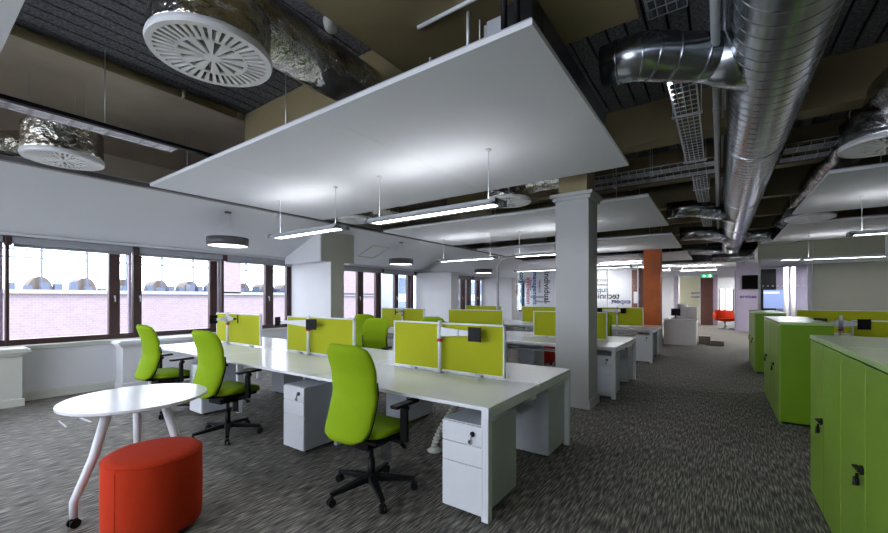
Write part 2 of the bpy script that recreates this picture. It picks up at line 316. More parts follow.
for i, (x, w_) in enumerate(((1.93, .07), (2.12, .06), (2.75, .12))):
    tag(MB().lathe([(w_, .0), (w_, 2.5)], (x, 18.2), 24).build('white_drape', mat('drape_white', (.85, .83, .85), .8)), ['slim bright white drape left in the meeting room', 'slim bright white drape in the middle of the meeting room', 'wide bright white drape at the right of the meeting room'][i], 'curtain', 'drapes in the meeting room')
t = thing('projection_board', 'blue lit projection board behind the meeting room glass', 'screen', (0, 0, 0))
bx(1.5, 2.15, 20.75, 20.8, 1.0, 1.75).build('board', E_SCREEN, t); bx(1.5, 2.0, 20.74, 20.75, 1.6, 1.68).build('title_band', emis('band_white', (.8, .85, 1), .5), t)
# tv wall left of the glazing
trim(bx(.60, 1.35, 20.9, 21.0, 0, 3.0), LILAC, 'lilac white wall return carrying the television')
t = thing('television', 'black wall mounted television screen at the far end', 'television', (0, 0, 0))
bx(.80, 1.36, 20.80, 20.86, 1.80, 2.38).build('screen', mat('screen_black', (.002, .002, .002), .5, spec=.02), t, bevel=.01); bx(.95, 1.2, 20.86, 20.9, 1.95, 2.2).build('wall_bracket', DARK, t)
def text(name, s, size, loc, rot, m, mirror=False, parent=None, extr=.004):
    c = bpy.data.curves.new(name, 'FONT'); c.body = s; c.size = size; c.extrude = extr; c.offset = size * .022; c.align_x = 'LEFT'
    o = bpy.data.objects.new(name, c); me = bpy.data.meshes.new_from_object(o); bpy.data.objects.remove(o)
    o = bpy.data.objects.new(name, me); COL.objects.link(o); me.materials.append(m)
    M_ = Matrix.Translation(loc) @ Matrix.Rotation(rot[2], 4, 'Z') @ Matrix.Rotation(rot[1], 4, 'Y') @ Matrix.Rotation(rot[0], 4, 'X')
    if mirror: M_ = M_ @ Matrix.Scale(-1, 4, (1, 0, 0))
    me.transform(M_)
    if mirror: me.flip_normals()
    if parent: o.parent = parent
    return o
INK = mat('dark_ink', (.03, .03, .05), .6); TEAL = mat('teal_ink', (.03, .16, .25), .6); REDI = mat('red_ink', (.45, .03, .06), .6); BLUEI = mat('blue_ink', (.02, .07, .35), .6); GREYI = mat('grey_ink', (.16, .16, .18), .6); VIOL = mat('violet_ink', (.10, .05, .25), .6)
o = text('wall_lettering', 'ervices', .20, (.72, 20.88, 1.42), (PI / 2, 0, 0), VIOL)
tag(o, 'violet lettering on the wall below the television', 'lettering')

# far end wall
E_Y = 25.0
struct(MB().box(-8, -1.95, E_Y, E_Y + .1, 0, 3.86).box(-1.95, 4, E_Y, E_Y + .1, 2.62, 3.86).box(.82, 4, E_Y, E_Y + .1, 0, 2.7), 'wall_far', WPAINT, 'white far end wall')
trim(bx(-2.0, -1.82, E_Y - .12, E_Y + .12, 0, 2.62), MAUVE, 'mauve post at the far end')
trim(bx(-.80, -.26, E_Y - .2, E_Y + .1, 0, 2.6), BRICKD, 'dark red brick pier at the far end')
trim(MB().box(-.26, -.06, E_Y - .15, E_Y + .1, 0, 2.62), MAUVE, 'pale mauve jamb beside the brick pier')
trim(bx(-1.9, -.8, E_Y + 1.8, E_Y + 1.9, 0, 3), YELW, 'pale yellow wall of the end room')
trim(MB().box(-1.85, -.8, E_Y, E_Y + .02, 2.55, 2.62).box(-.84, -.80, E_Y - .03, E_Y + .03, 0, 2.6), WMETAL, 'white frame of the end room glazing')
trim(MB().box(-3, .0, 28.6, 28.7, 0, 3).box(.0, .72, 28.6, 28.7, 1.95, 3).box(.0, .72, 28.6, 28.7, 0, .1).box(.72, 4, 28.6, 28.7, 0, 3).box(-.06, 1.2, E_Y - .02, E_Y + .1, 2.48, 2.62), WPAINT, 'white wall of the lounge beyond the opening')
struct(MB().box(.0, .06, 28.6, 28.66, .1, 1.95).box(.25, .34, 28.6, 28.66, .1, 1.95).box(.64, .72, 28.6, 28.66, .1, 1.95), 'window_21', BROWN, 'dark frames of the lounge window')
struct(MB().box(.06, .25, 28.62, 28.63, .1, 1.95).box(.34, .64, 28.62, 28.63, .1, 1.95), 'window_22', GLASS, 'bright lounge window panes')
trim(bx(-8, 8, 20.3, 28.7, 2.95, 3.0), WPAINT, 'white ceiling of the far rooms')
t = thing('glass_sign', 'two line blue lettering on the pale yellow end room', 'sign', (0, 0, 0))
text('first_line', 'sports', .20, (-1.33, E_Y + 1.78, 1.66), (PI / 2, 0, 0), VIOL, parent=t); text('second_line', 'room', .20, (-1.33, E_Y + 1.78, 1.43), (PI / 2, 0, 0), VIOL, parent=t)

# ------------------------------------------------------------------ glazed text partition on the left far side
GY = 14.0
pr = MB().box(-6.34, -1.95, GY - .02, GY + .02, 2.43, 2.47)
for x in (-6.34, -4.3, -3.10, -2.15): pr.box(x - .012, x + .012, GY - .02, GY + .02, 0, 2.45)
trim(pr, GALVR, 'slim steel frame of the glazed partition')
struct(MB().box(-6.34, -2.1, GY - .006, GY + .006, 0, 2.44), 'window_23', PGLASS, 'clear glass partition printed with words')
t = thing('partition_lettering', 'coloured words printed on the glass partition behind the desks', 'lettering')
for s, x, z, sz, m in (('commercial', -6.25, 2.42, .26, TEAL), ('innovation', -5.98, 2.2, .24, REDI), ('management', -5.72, 2.40, .24, BLUEI), ('individual', -5.28, 2.38, .30, INK), ('finance', -5.86, 2.1, .14, GREYI), ('research', -5.5, 2.1, .14, GREYI), ('design', -6.4, 1.95, .16, REDI)):
    text('vertical_word', s, sz, (x, GY - .012, z), (PI / 2, PI / 2, 0), m, parent=t)
for s, x, z, sz, m in (('success', -3.05, 1.98, .18, GREYI), ('customer', -3.05, 1.84, .14, GREYI), ('support', -3.05, 1.62, .26, TEAL), ('technical', -2.70, 1.40, .28, INK), ('export', -2.36, 1.24, .22, BLUEI), ('skills', -2.7, 1.27, .13, GREYI), ('network', -5.3, 1.42, .15, GREYI), ('growth', -5.2, 1.25, .15, GREYI)):
    text('word', s, sz, (x, GY - .012, z), (PI / 2, 0, 0), m, mirror=True, parent=t)
trim(MB().box(-7.8, -3.0, 18.0, 18.1, 0, 3.3), WPAINT, 'white wall behind the glass partition')
trim(MB().box(-3.0, -2.15, 18.0, 18.1, 0, 2.6).box(-2.15, -2.1, 14.1, 18.1, 0, 2.4), BRICKM, 'red brick wall behind the glass partition')
for i, (x, w_) in enumerate(((-2.92, .62), (-2.2, .3))):
    tag(bx(x, x + w_, 17.96, 17.99, 1.2, 1.68).build('paper_notice', mat('paper', (.85, .86, .9), .6)), ['wide white notice on the brick wall behind the glass', 'narrow white notice on the brick wall beside the orange column'][i], 'notice', 'notices on the brick wall')
trim(MB().box(-6.2, -2.15, 14.1, 18, 2.80, 2.86), WPAINT, 'white ceiling of the glazed room')

# ------------------------------------------------------------------ outside
struct(bx(-60, -8.35, -20, 80, -4.0, -3.9), 'trim_90', mat('street', (.30, .30, .30), .9), 'street paving outside')
t = thing('brick_building', 'pale pink brick building with glazed canopy across the street', 'building')
bx(-22, -16, -12, 16, -4, 1.55).build('brick_wall', BRICKP, t)
bx(-22.1, -15.9, -12, 16, 1.55, 1.66).build('parapet', mat('stone', (.20, .22, .26), .8), t)
bx(-16.3, -15.9, 7.6, 8.3, 1.6, 4.8).build('brick_pier', BRICKP, t); bx(-17, -15.9, 11.2, 16, 1.6, 4.8).build('brick_pier', BRICKP, t)
cf = MB(); STEEL = mat('blue_grey_steel', (.07, .09, .14), .5)
for k in range(19): cf.box(-19.34, -19.28, -5.27 + k * 1.2 - .03, -5.27 + k * 1.2 + .03, 1.6, 4.6)
for zz in (2.78, 3.05, 4.0): cf.box(-19.36, -19.3, -8, 17, zz, zz + .05)
cf.build('canopy_frame', STEEL, t)
ARCH = mat('arch_brown', (.10, .08, .07), .8)
for k in range(18):
    yc = -5.27 + k * 1.2
    rs = [[(xx, yc + .33 * rr * math.cos(a), 1.62 + .56 * rr * math.sin(a)) for a in [PI * j / 14 for j in range(15)]] for xx, rr in ((-19.5, 1), (-20.4, 1))]
    MB().rings(rs, True, False).build('arched_vent', ARCH, t)
lo = MB()
for k in range(60):
    y = -5 + k * .38 + random.random() * .1; lo.box(-19.2, -18.9, y, y + .2, 1.6, 1.75 + random.random() * .3)
lo.build('rooftop_railing', STEEL, t)
t = thing('apartment_block', 'pale blue white apartment block seen through the further windows', 'building')
bx(-24, -16.5, 18, 60, -4, 14).build('facade', mat('block_render', (.34, .37, .42), .8), t)
APW = mat('block_window', (.07, .11, .18), .2)
wm = MB()
for iz in range(-1, 6):
    for iy in range(24):
        wm.box(-16.52, -16.44, 18.6 + iy * 1.7, 19.5 + iy * 1.7, iz * 1.5 + .2, iz * 1.5 + 1.2)
wm.build('window_grid', APW, t)

# ------------------------------------------------------------------ ceiling rafts
def raft(x0, x1, y0, y1, label, z=2.9):
    t = thing('ceiling_raft', label, 'ceiling panel', (0, 0, 0), 0, 'white suspended ceiling rafts')
    n = max(1, round((x1 - x0) / 1.85)); w_ = (x1 - x0) / n; b = MB()
    for k in range(n): b.box(x0 + k * w_ + .0015, x0 + (k + 1) * w_ - .0015, y0, y1, z, z + .035)
    b.build('panel_board', RAFT, t, bevel=.002, seg=1)
    MB().box(x0 + .01, x1 - .01, y0 + .01, y1 - .01, z + .035, z + .05).build('backing', GMETAL, t)
    for x in (x0 + .5, (x0 + x1) / 2, x1 - .5):
        for y in (y0 + .3, y1 - .3): MB().cyl((x, y, z + .05), (x, y, 3.74), .006, seg=6).build('hanger_rod', GALVR, t)
    return t
raft(-6.30, -.825, 2.01, 4.78, 'large white ceiling raft over the nearest desk bench')
raft(-6.17, -.84, 6.4, 9.2, 'second white ceiling raft beyond the square column')
raft(-6.17, -.90, 10.5, 13.5, 'third white ceiling raft reaching the orange column')
raft(-6.17, -.84, 14.8, 18.0, 'fourth white ceiling raft beyond the orange column')
raft(-8.0 + 1.83, -2.55, -2.4, .40, 'white ceiling raft cropped by the top left corner')
raft(1.07, 6.6, 6.47, 9.28, 'nearer white ceiling raft on the right side')
raft(1.15, 6.7, 10.5, 13.6, 'further white ceiling raft on the right side')

# ------------------------------------------------------------------ diffusers with foil plenums
def diffuser(name_label, loc, r=.33, duct=None, foil=FOIL, drum_h=.30):
    t = thing('swirl_diffuser', name_label, 'ceiling diffuser', loc, 0, 'round swirl diffusers')
    p = MB(); seg = 56
    def ann(r0, r1, z0=0.0, z1=.012):
        p.rings([[(rr * math.cos(2 * PI * k / seg), rr * math.sin(2 * PI * k / seg), zz) for k in range(seg)] for rr, zz in ((r0, z1), (r0, z0), (r1, z0), (r1, z1), (r0, z1))], False, False)
    p.lathe([(.0005, 0), (.14 * r, 0), (.14 * r, .012), (.0005, .012)], seg=32, smooth=False)
    ann(.53 * r, .58 * r); ann(.90 * r, 1.0 * r)
    def bars(n, r0, r1, fr, sk):
        for k in range(n):
            a = 2 * PI * k / n; w0 = 2 * PI * r0 / n * fr / 2; w1 = 2 * PI * r1 / n * fr / 2
            ca, sa = math.cos(a), math.sin(a); P = []
            for rr, ww in ((r0, -w0), (r1, -w1), (r1, w1), (r0, w0)):
                P.append((rr * ca - (ww + sk * (rr - r0)) * sa, rr * sa + (ww + sk * (rr - r0)) * ca))
            p.prism(P, 0, .012)
    bars(12, .13 * r, .54 * r, .58, .0); bars(40, .57 * r, .91 * r, .50, .0)
    p.build('slotted_face', mat('diffuser_white', (.80, .81, .80), .35, mottle=((.76, .77, .76), 4, .4, .6)), t)
    MB().lathe([(.005, .05), (.95 * r, .05), (.95 * r, .054), (.005, .054)], seg=40, smooth=False).build('dark_plenum_plate', DARK, t)
    MB().lathe([(1.0 * r, .012), (1.02 * r, .02), (1.0 * r, .045), (.96 * r, .05)], seg=48, caps=False).build('rim', WMETAL, t)
    for k in range(3):
        a = .5 + k * 2 * PI / 3; MB().cyl((.8 * r * math.cos(a), .8 * r * math.sin(a), .2), (.8 * r * math.cos(a), .8 * r * math.sin(a), 3.78 - loc[2] + (-.08 if loc[0] < -5 else 0)), .003, seg=5).build('hanger_rod', GALVR, t)
    rs = []
    random.seed(int(loc[0] * 100) % 97)
    for j in range(15):
        u = j / 14; zz = .04 + drum_h * u; rr = r * (.985 if u < .8 else .985 - (u - .8) * 1.4)
        rs.append([(rr * (1 + random.uniform(-.004, .004)) * math.cos(2 * PI * k / 44), rr * (1 + random.uniform(-.004, .004)) * math.sin(2 * PI * k / 44), zz) for k in range(44)])
    MB().rings(rs, True, True).build('foil_plenum_box', foil, t)
    if duct:
        pts, rad = duct; P = []
        for a, c in zip(pts, pts[1:]):
            n = max(2, int((Vector(c) - Vector(a)).length / .06))
            P += [tuple(lerp(a[q], c[q], j / n) for q in range(3)) for j in range(n)]
        P.append(pts[-1]); RR = [rad * (1 + random.uniform(-.012, .012)) for j in range(len(P))]
        MB().tube(P, RR, 28).build('flexible_duct', foil, t)
    return t
diffuser('large round slotted diffuser nearest the camera with foil plenum', (-2.56, 1.16, 2.90), .335, ([(.05, -.05, .28), (.02, .25, .36), (-.03, .9, .38), (-.06, 2.6, .38)], .20))
diffuser('round foil backed diffuser near the windows at upper left', (-5.75, 1.10, 2.89), .33, ([(-.05, 0, .27), (-.35, -.15, .22), (-.52, -.5, .14), (-.6, -1.1, .1), (-.7, -1.6, .1)], .13), drum_h=.36)
diffuser('round diffuser between first and second raft beside the square column', (-2.66, 5.50, 2.88), .35, ([(.1, 0, .2), (.5, .05, .25), (.9, .05, .25)], .13))
diffuser('round diffuser in the raft gap over the left window end of the bench', (-5.67, 5.15, 2.89), .33, ([(.1, 0, .2), (.2, .4, .3), (.2, .9, .3)], .13))
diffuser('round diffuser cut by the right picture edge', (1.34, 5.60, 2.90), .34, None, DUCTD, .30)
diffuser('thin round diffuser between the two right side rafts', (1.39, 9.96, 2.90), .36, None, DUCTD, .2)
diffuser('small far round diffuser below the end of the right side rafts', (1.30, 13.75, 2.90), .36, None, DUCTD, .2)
# foil wrapped duct running over the right side diffusers
t = thing('foil_wrapped_duct', 'dark foil wrapped duct along the edge of the right side rafts', 'duct')
P = [(1.34 + .02 * math.sin(j), 2.5 + j * .12, 3.32) for j in range(95)]
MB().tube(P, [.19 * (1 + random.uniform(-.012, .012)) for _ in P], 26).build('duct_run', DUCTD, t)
# ------------------------------------------------------------------ spiral duct and its branches
t = thing('spiral_duct', 'large galvanised spiral air duct running the length of the office', 'duct')
cx_, cz_, R_ = .346, 3.25, .277
ys = []; y = 0.2
while y < 18:
    if y < 10: ys += [(y, R_), (y + .005, R_), (y + .120, R_), (y + .126, R_), (y + .129, R_ + .003), (y + .135, R_ + .003), (y + .138, R_)]
    else: ys += [(y, R_), (y + .118, R_)]
    y += .14
rs = [[(cx_ + r * math.cos(2 * PI * k / 64), yy + .14 * k / 64, cz_ + r * math.sin(2 * PI * k / 64)) for k in range(64)] for yy, r in ys]
sd = MB(); sd.rings(rs, True, True); sd.build('duct_run', GALV, t)
for yy in (3.4 + 2.2, 8.6, 11.6, 14.6): MB().tube([(cx_, yy, cz_), (cx_, yy + .05, cz_)], R_ + .006, 64).build('duct_coupling', GALV, t)
for yy in (4.7, 7.9, 10.9, 13.9):
    hb = MB(); 
    for sx in (-1, 1): hb.cyl((cx_ + sx * (R_ + .02), yy, cz_), (cx_ + sx * (R_ + .02), yy, 3.84), .007, seg=6)
    hb.build('duct_hanger', GALVR, t)
SPIRAL = t
def branch(pts, r, label, flare=True):
    b = MB(); b.tube(pts, r, 44); t = b.build('branch_duct', GALV, SPIRAL)
    rb = MB()
    for i, (a, c) in enumerate(zip(pts, pts[1:])):
        a, c = Vector(a), Vector(c); n = max(1, int((c - a).length / .16))
        for j in range(n):
            p = a.lerp(c, (j + .5) / n); d = (c - a).normalized(); rb.tube([p - d * .008, p + d * .008], (lerp(r[i], r[i + 1], (j + .5) / n) if isinstance(r, list) else r) + .005, 44)
    sm = rb.build('duct_seams', GALV, t); sm['kind'] = 'stuff'
    if flare:
        a, c = Vector(pts[0]), Vector(pts[1]); d = (c - a).normalized()
        MB().tube([a + d * .02, a + d * .42], [(r[0] if isinstance(r, list) else r) * 1.35, r[0] if isinstance(r, list) else r], 44).build('duct_flare', GALV, t)
    return t
branch([(.26, 3.84, 3.24), (-.22, 3.47, 3.24), (-.40, 3.33, 3.24), (-.46, 3.285, 3.24), (-.53, 3.262, 3.24), (-.755, 3.25, 3.24)], [.168, .168, .168, .166, .16, .145], 'nearest short branch duct with open end and mitred elbow')
branch([(.26, 10.1, 3.18), (-.35, 9.2, 3.18), (-.45, 9.05, 3.18), (-.85, 9.05, 3.18)], .16, 'second branch duct elbowing left above the third raft')
branch([(.26, 13.4, 3.14), (-.35, 12.4, 3.14), (-.45, 12.3, 3.14), (-.85, 12.3, 3.14)], .18, 'third branch duct low at the far ceiling')
branch([(.3, 17.6, 3.14), (-.6, 16.8, 3.14), (-.9, 16.7, 3.14), (-1.1, 16.7, 3.14)], .16, 'furthest low branch duct near the exit sign')
branch([(.6, 13.4, 3.1), (1.2, 13.4, 3.1)], .16, 'branch duct leaving the spiral duct to the right', False)
branch([(-.2, 16.4, 2.78), (.6, 16.4, 2.78), (.95, 16.4, 2.78)], .15, 'low cross duct under the end of the spiral duct', False)

# ------------------------------------------------------------------ cable baskets, conduits, services
CBL = mat('cable_dark', (.03, .04, .07), .5, mottle=((.05, .05, .06), 20, .4, .6))
def basket(a, b_, w_, label, hgt=.055, step=.10, cables=3):
    a, b_ = Vector(a), Vector(b_); d = (b_ - a).normalized(); u = d.cross(Vector((0, 0, 1))).normalized(); L = (b_ - a).length
    t = thing('cable_basket', label, 'cable tray', (0, 0, 0), 0, 'wire cable baskets')
    m = MB(); r = .0042
    for q in range(5):
        o_ = u * (w_ * (q / 4 - .5)); m.bar(a + o_, b_ + o_, r * 1.6, r * 1.6)
    for s_ in (-1, 1):
        for z in (hgt,): m.bar(a + u * (s_ * w_ / 2) + Vector((0, 0, z)), b_ + u * (s_ * w_ / 2) + Vector((0, 0, z)), r * 2, r * 2)
    n = int(L / step)
    for k in range(n + 1):
        p = a + d * (L * k / n); m.bar(p - u * w_ / 2, p + u * w_ / 2, r * 1.6, r * 1.6)
        for s_ in (-1, 1): m.bar(p + u * (s_ * w_ / 2), p + u * (s_ * w_ / 2) + Vector((0, 0, hgt)), r * 1.6, r * 1.6)
    m.build('wire_mesh', GALVR, t)
    for q in range(cables):
        oo = u * (w_ * ((q + .6) / (cables + .3) - .5)); P = [a + d * (L * k / 12) + oo + u * random.uniform(-.012, .012) + Vector((0, 0, .018)) for k in range(13)]
        MB().tube(P, .013, 7).build('cable_bundle', CBL, t)
    k = 0
    while k * 1.6 + .8 < L:
        p = a + d * (k * 1.6 + .8); m = MB()
        for s_ in (-1, 1): m.cyl(p + u * (s_ * (w_ / 2 + .02)), p + u * (s_ * (w_ / 2 + .02)) + Vector((0, 0, 3.78 - a.z)), .004, seg=6)
        m.bar(p - u * (w_ / 2 + .03) - Vector((0, 0, .012)), p + u * (w_ / 2 + .03) - Vector((0, 0, .012)), .04, .012); m.build('support_bracket', GALVR, t); k += 1
    return t
basket((-.30, -.5, 3.45), (-.30, 3.2, 3.45), .24, 'wire cable basket running in depth above the nearest branch duct')
basket((-.26, 3.74, 3.235), (-.26, 6.15, 3.235), .20, 'wire cable basket running in depth beyond the nearest branch duct')
basket((-.24, 7.0, 3.24), (-.24, 8.9, 3.24), .18, 'wire cable basket running in depth between the cross baskets and the second branch duct')
basket((-.24, 10.0, 3.24), (-.24, 12.0, 3.24), .18, 'furthest wire cable basket running in depth beyond the second branch duct')
basket((-1.6, 6.35, 3.22), (-.05, 6.35, 3.22), .18, 'nearer cross cable basket over the gap between rafts, left of the spiral duct')
basket((.66, 6.35, 3.22), (1.12, 6.35, 3.22), .18, 'short nearer cross cable basket between the spiral duct and the foil duct')
basket((-2.2, 6.85, 3.25), (-.05, 6.85, 3.25), .18, 'further cross cable basket over the second raft, left of the spiral duct')
basket((.66, 6.75, 3.22), (1.12, 6.75, 3.22), .18, 'short further cross cable basket between the spiral duct and the foil duct')
basket((.66, 7.9, 3.62), (4.0, 7.9, 3.62), .24, 'far cross cable basket on the right of the spiral duct, passing over the foil duct', cables=2)
t = thing('cable_channel', 'bright slotted metal cable channel at upper left near the window diffuser', 'cable tray')
ch = MB(); 
for x in (-4.86, -4.80, -4.74): ch.box(x, x + .03, -1, 1.78, 3.0, 3.012)
for k in range(22): ch.box(-4.86, -4.71, -1 + k * .13, -.97 + k * .13, 3.0, 3.012)
ch.box(-4.87, -4.86, -1, 1.78, 3.0, 3.06).box(-4.71, -4.70, -1, 1.78, 3.0, 3.06); ch.build('slotted_strip', mat('strip_steel', (.78, .80, .84), .35, .25, mottle=((.74, .76, .80), 9, .4, .6)), t)
bx(-4.69, -4.64, -1, 5.2, 3.0, 3.035).build('dark_edge_channel', BLACK, t)
for yy in (.15, 1.2): MB().cyl((-4.78, yy, 3.0), (-4.78, yy, 3.78), .005, seg=6).build('hanger_rod', GALVR, t)
CONDUIT = mat('conduit_grey', (.50, .52, .55), .35, .3, mottle=((.46, .48, .5), 5, .4, .6))
t = thing('ceiling_conduit', 'long grey conduit running in depth just left of the spiral duct', 'pipe')
MB().cyl((-.02, -.5, 3.25), (-.02, 12.5, 3.25), .028, seg=14).build('pipe_run', CONDUIT, t)
for yy in (2.2, 4.6, 7.6, 10.6): MB().tube([(-.02, yy, 3.25), (-.02, yy + .04, 3.25)], .034, 14).build('pipe_clip', CONDUIT, t)
tag(MB().cyl((.035, -.5, 3.40), (.035, 12, 3.40), .012, seg=8).build('ceiling_conduit', GALVR), 'thin steel conduit squeezed against the spiral duct', 'pipe')
tag(MB().tube([(-1.35, 7.9, 3.42), (-.9, 7.6, 3.42), (-.2, 7.6, 3.42), (.05, 7.6, 3.42)], .02, 8).build('ceiling_conduit', CONDUIT), 'pale cross conduit behind the nearer cross basket', 'pipe')
# smoke detector and its conduit
t = thing('smoke_detector', 'round white smoke detector on the dark slats', 'smoke detector', (-2.64, 2.13, 3.64))
MB().lathe([(.005, 0), (.04, 0), (.055, .02), (.055, .05), (.065, .055), (.065, .09), (.04, .12), (.005, .12)], seg=28).build('body', CREAM, t)
t = thing('conduit_run', 'white conduit crossing the dark slats from the smoke detector', 'pipe')
MB().cyl((-2.60, 2.13, 3.74), (-2.16, 2.13, 3.74), .013, seg=10).build('pipe_run', WMETAL, t)
tag(MB().tube([(-1.70, 2.11, 3.285), (-1.4, 2.11, 3.285), (-1.1, 2.11, 3.285), (-.7, 2.11, 3.285)], .013, 10).build('beam_conduit', WMETAL), 'white conduit clipped under the beige concrete above the raft corner', 'pipe')
# fan coil unit above the nearest raft
t = thing('fan_coil_unit', 'black boxed fan coil unit on top of the nearest raft', 'air unit')
bx(-1.09, -.90, 2.20, 4.0, 2.97, 3.23).build('casing', mat('fcu_black', (.018, .019, .022), .35, mottle=((.014, .014, .016), 3, .4, .6)), t, bevel=.008)
MB().box(-.905, -.895, 2.35, 4.0, 3.0, 3.21).build('side_panel', mat('fcu_panel', (.03, .032, .036), .3, mottle=((.025, .026, .03), 3, .4, .6)), t)
t = thing('control_box', 'grey metal control box above the near edge of the raft', 'control box', (0, 0, 0))
bx(-1.24, -1.10, 2.25, 2.42, 2.97, 3.22).build('enclosure', GMETAL, t, bevel=.004); bx(-1.26, -1.24, 2.25, 2.3, 2.99, 3.2).build('hinge_strip', GALVR, t)
for i, x in enumerate((-1.02, -.94)):
    tag(MB().tube([(x, 2.06, 2.97), (x, 2.06, 3.5), (x, 2.2, 3.8)], .020, 10).build('refrigerant_pipe', BLACK), ['thicker black insulated pipe rising above the raft corner, left of a pair', 'black insulated pipe rising above the raft corner, right of a pair'][i], 'pipe', 'black pipes above the raft corner')
for i, (x, y) in enumerate(((-1.85, 2.45), (-1.35, 2.2))):
    tag(MB().cyl((x, y, 2.95), (x, y, 3.6), .012, seg=8).build('service_riser', CONDUIT), ['thin grey riser above the raft left of the control box', 'thin grey riser just beside the control box'][i], 'pipe', 'thin risers above the raft')
# small spotlight
t = thing('spot_lamp', 'small bright spot lamp hung under the nearest branch duct', 'lamp', (-.35, 3.92, 3.28))
MB().lathe([(.012, 0), (.016, .012), (.012, .022)], seg=16).build('bulb', E_SPOT, t); MB().lathe([(.018, .02), (.022, .05), (.01, .07), (.006, .5)], seg=16).build('housing', BLACK, t)
# exit sign
t = thing('exit_sign', 'green illuminated exit sign hanging over the far brick pier', 'exit sign', (0, 0, 0))
bx(-.64, -.22, 20.5, 20.55, 2.30, 2.46).build('sign_plate', E_EXIT, t)
pm = MB(); pm.box(-.57, -.50, 20.49, 20.5, 2.34, 2.42).box(-.56, -.47, 20.49, 20.5, 2.36, 2.39).box(-.36, -.28, 20.49, 20.5, 2.33, 2.43); pm.build('pictogram', E_EXITW, t)
bx(-.65, -.21, 20.48, 20.57, 2.46, 2.54).build('sign_housing', CREAM, t); MB().cyl((-.43, 20.52, 2.54), (-.43, 20.52, 3.8), .01, seg=6).build('drop_rod', GALVR, t)
# service pole
t = thing('service_pole', 'grey service pole with angled head by the far windows', 'cable pole', (0, 0, 0))
MB().tube([(-5.15, 10.0, .74), (-5.15, 10.0, 2.33), (-5.12, 10.0, 2.38), (-4.98, 10.0, 2.52), (-4.9, 10.0, 2.56), (-3.5, 10.0, 2.56), (-3.45, 10.0, 2.62), (-3.45, 10.0, 3.78)], .04, 12).build('pole', CONDUIT, t)

# ------------------------------------------------------------------ light fittings
def linear(x0, x1, y, label, zc=2.33, ztop=2.9, group='suspended linear light fittings', watts=0):
    t = thing('linear_light', label, 'ceiling light', ((x0 + x1) / 2, y, zc), 0, group); L = (x1 - x0) / 2
    b = MB()
    for s_ in (-1, 1): b.extr([(s_ * .125, 0), (s_ * .125, .02), (s_ * .09, .055), (s_ * .055, .055), (s_ * .055, .0)], 'X', -L, L)
    b.box(-L, -L + .05, -.125, .125, 0, .055).box(L - .05, L, -.125, .125, 0, .055)
    b.build('housing', mat('luminaire_grey', (.34, .36, .39), .4, mottle=((.32, .34, .37), 4, .4, .6)), t, bevel=.004)
    bx(-L + .08, L - .08, -.052, .052, .002, .012).build('diffuser', E_DOWN, t)
    if watts:  # area lamps added as fill for the far rooms
        for zz, rr, ww in ((-.01, 0, watts), (.07, PI, watts * .5)):
            ld = bpy.data.lights.new('tube_lamp', 'AREA'); ld.shape = 'RECTANGLE'; ld.size = 2 * L - .2; ld.size_y = .1; ld.energy = ww; ld.color = (1, .98, .95)
            lo_ = bpy.data.objects.new('tube_lamp', ld); COL.objects.link(lo_); lo_.location = (0, 0, zz); lo_.rotation_euler = (rr, 0, 0); lo_.parent = t
    bx(-L + .08, L - .08, -.052, .052, .046, .052).build('uplight_strip', E_UP, t)
    for s_ in (-1, 1):
        wx = s_ * (L - .14); m = MB().cyl((wx, 0, .05), (wx, 0, ztop - zc), .0035, seg=6); m.build('suspension_wire', WMETAL, t)
        MB().lathe([(.03, ztop - zc - .012), (.03, ztop - zc)], (wx, 0), 16).build('ceiling_cup', CREAM, t)
    return t
linear(-5.60, -4.05, 3.45, 'suspended linear light over the window end of the nearest bench')
linear(-3.52, -1.74, 3.45, 'suspended linear light over the column end of the nearest bench')
linear(-5.8, -4.2, 8.05, 'thin linear light over the second bench near the windows')
linear(-3.75, -2.1, 8.05, 'linear light under the second raft half hidden by the square column')
linear(-5.8, -4.2, 12.6, 'far linear light over the third bench near the windows')
linear(-3.75, -2.1, 12.6, 'far linear light seen just left of the orange column')
linear(1.55, 3.1, 8.1, 'linear light under the nearer right side raft')
linear(3.7, 5.3, 8.1, 'linear light under the nearer right side raft, further right')
linear(1.6, 3.2, 12.6, 'linear light under the further right side raft')
linear(3.7, 5.3, 12.6, 'second linear light under the further right side raft')
for i, (x0, y) in enumerate(((2.0, 3.4), (4.4, 3.4), (-5.4, -1.2), (-3.5, -1.2), (1.8, -1.2), (4.2, -1.2), (-5.2, 17.2), (-3.9, 16.2), (-3.4, 21.4), (-1.6, 22.2), (1.7, 17.8), (.3, 26.8), (-3.6, 27.5), (1.2, 16.8), (3.5, 18.5))):
    linear(x0, x0 + 1.6, y, 'linear light outside the picture, number in words %s' % ['one', 'two', 'three', 'four', 'five', 'six', 'seven', 'eight', 'nine', 'ten', 'eleven', 'twelve', 'thirteen', 'fourteen', 'fifteen'][i], zc=2.33 if i < 6 else 2.72, ztop=2.9 if i < 6 else 2.95, group='linear lights outside the picture', watts=0 if i < 6 else (18 if i < 8 else 40))  # the later ones are added, with lamps, to brighten the far rooms
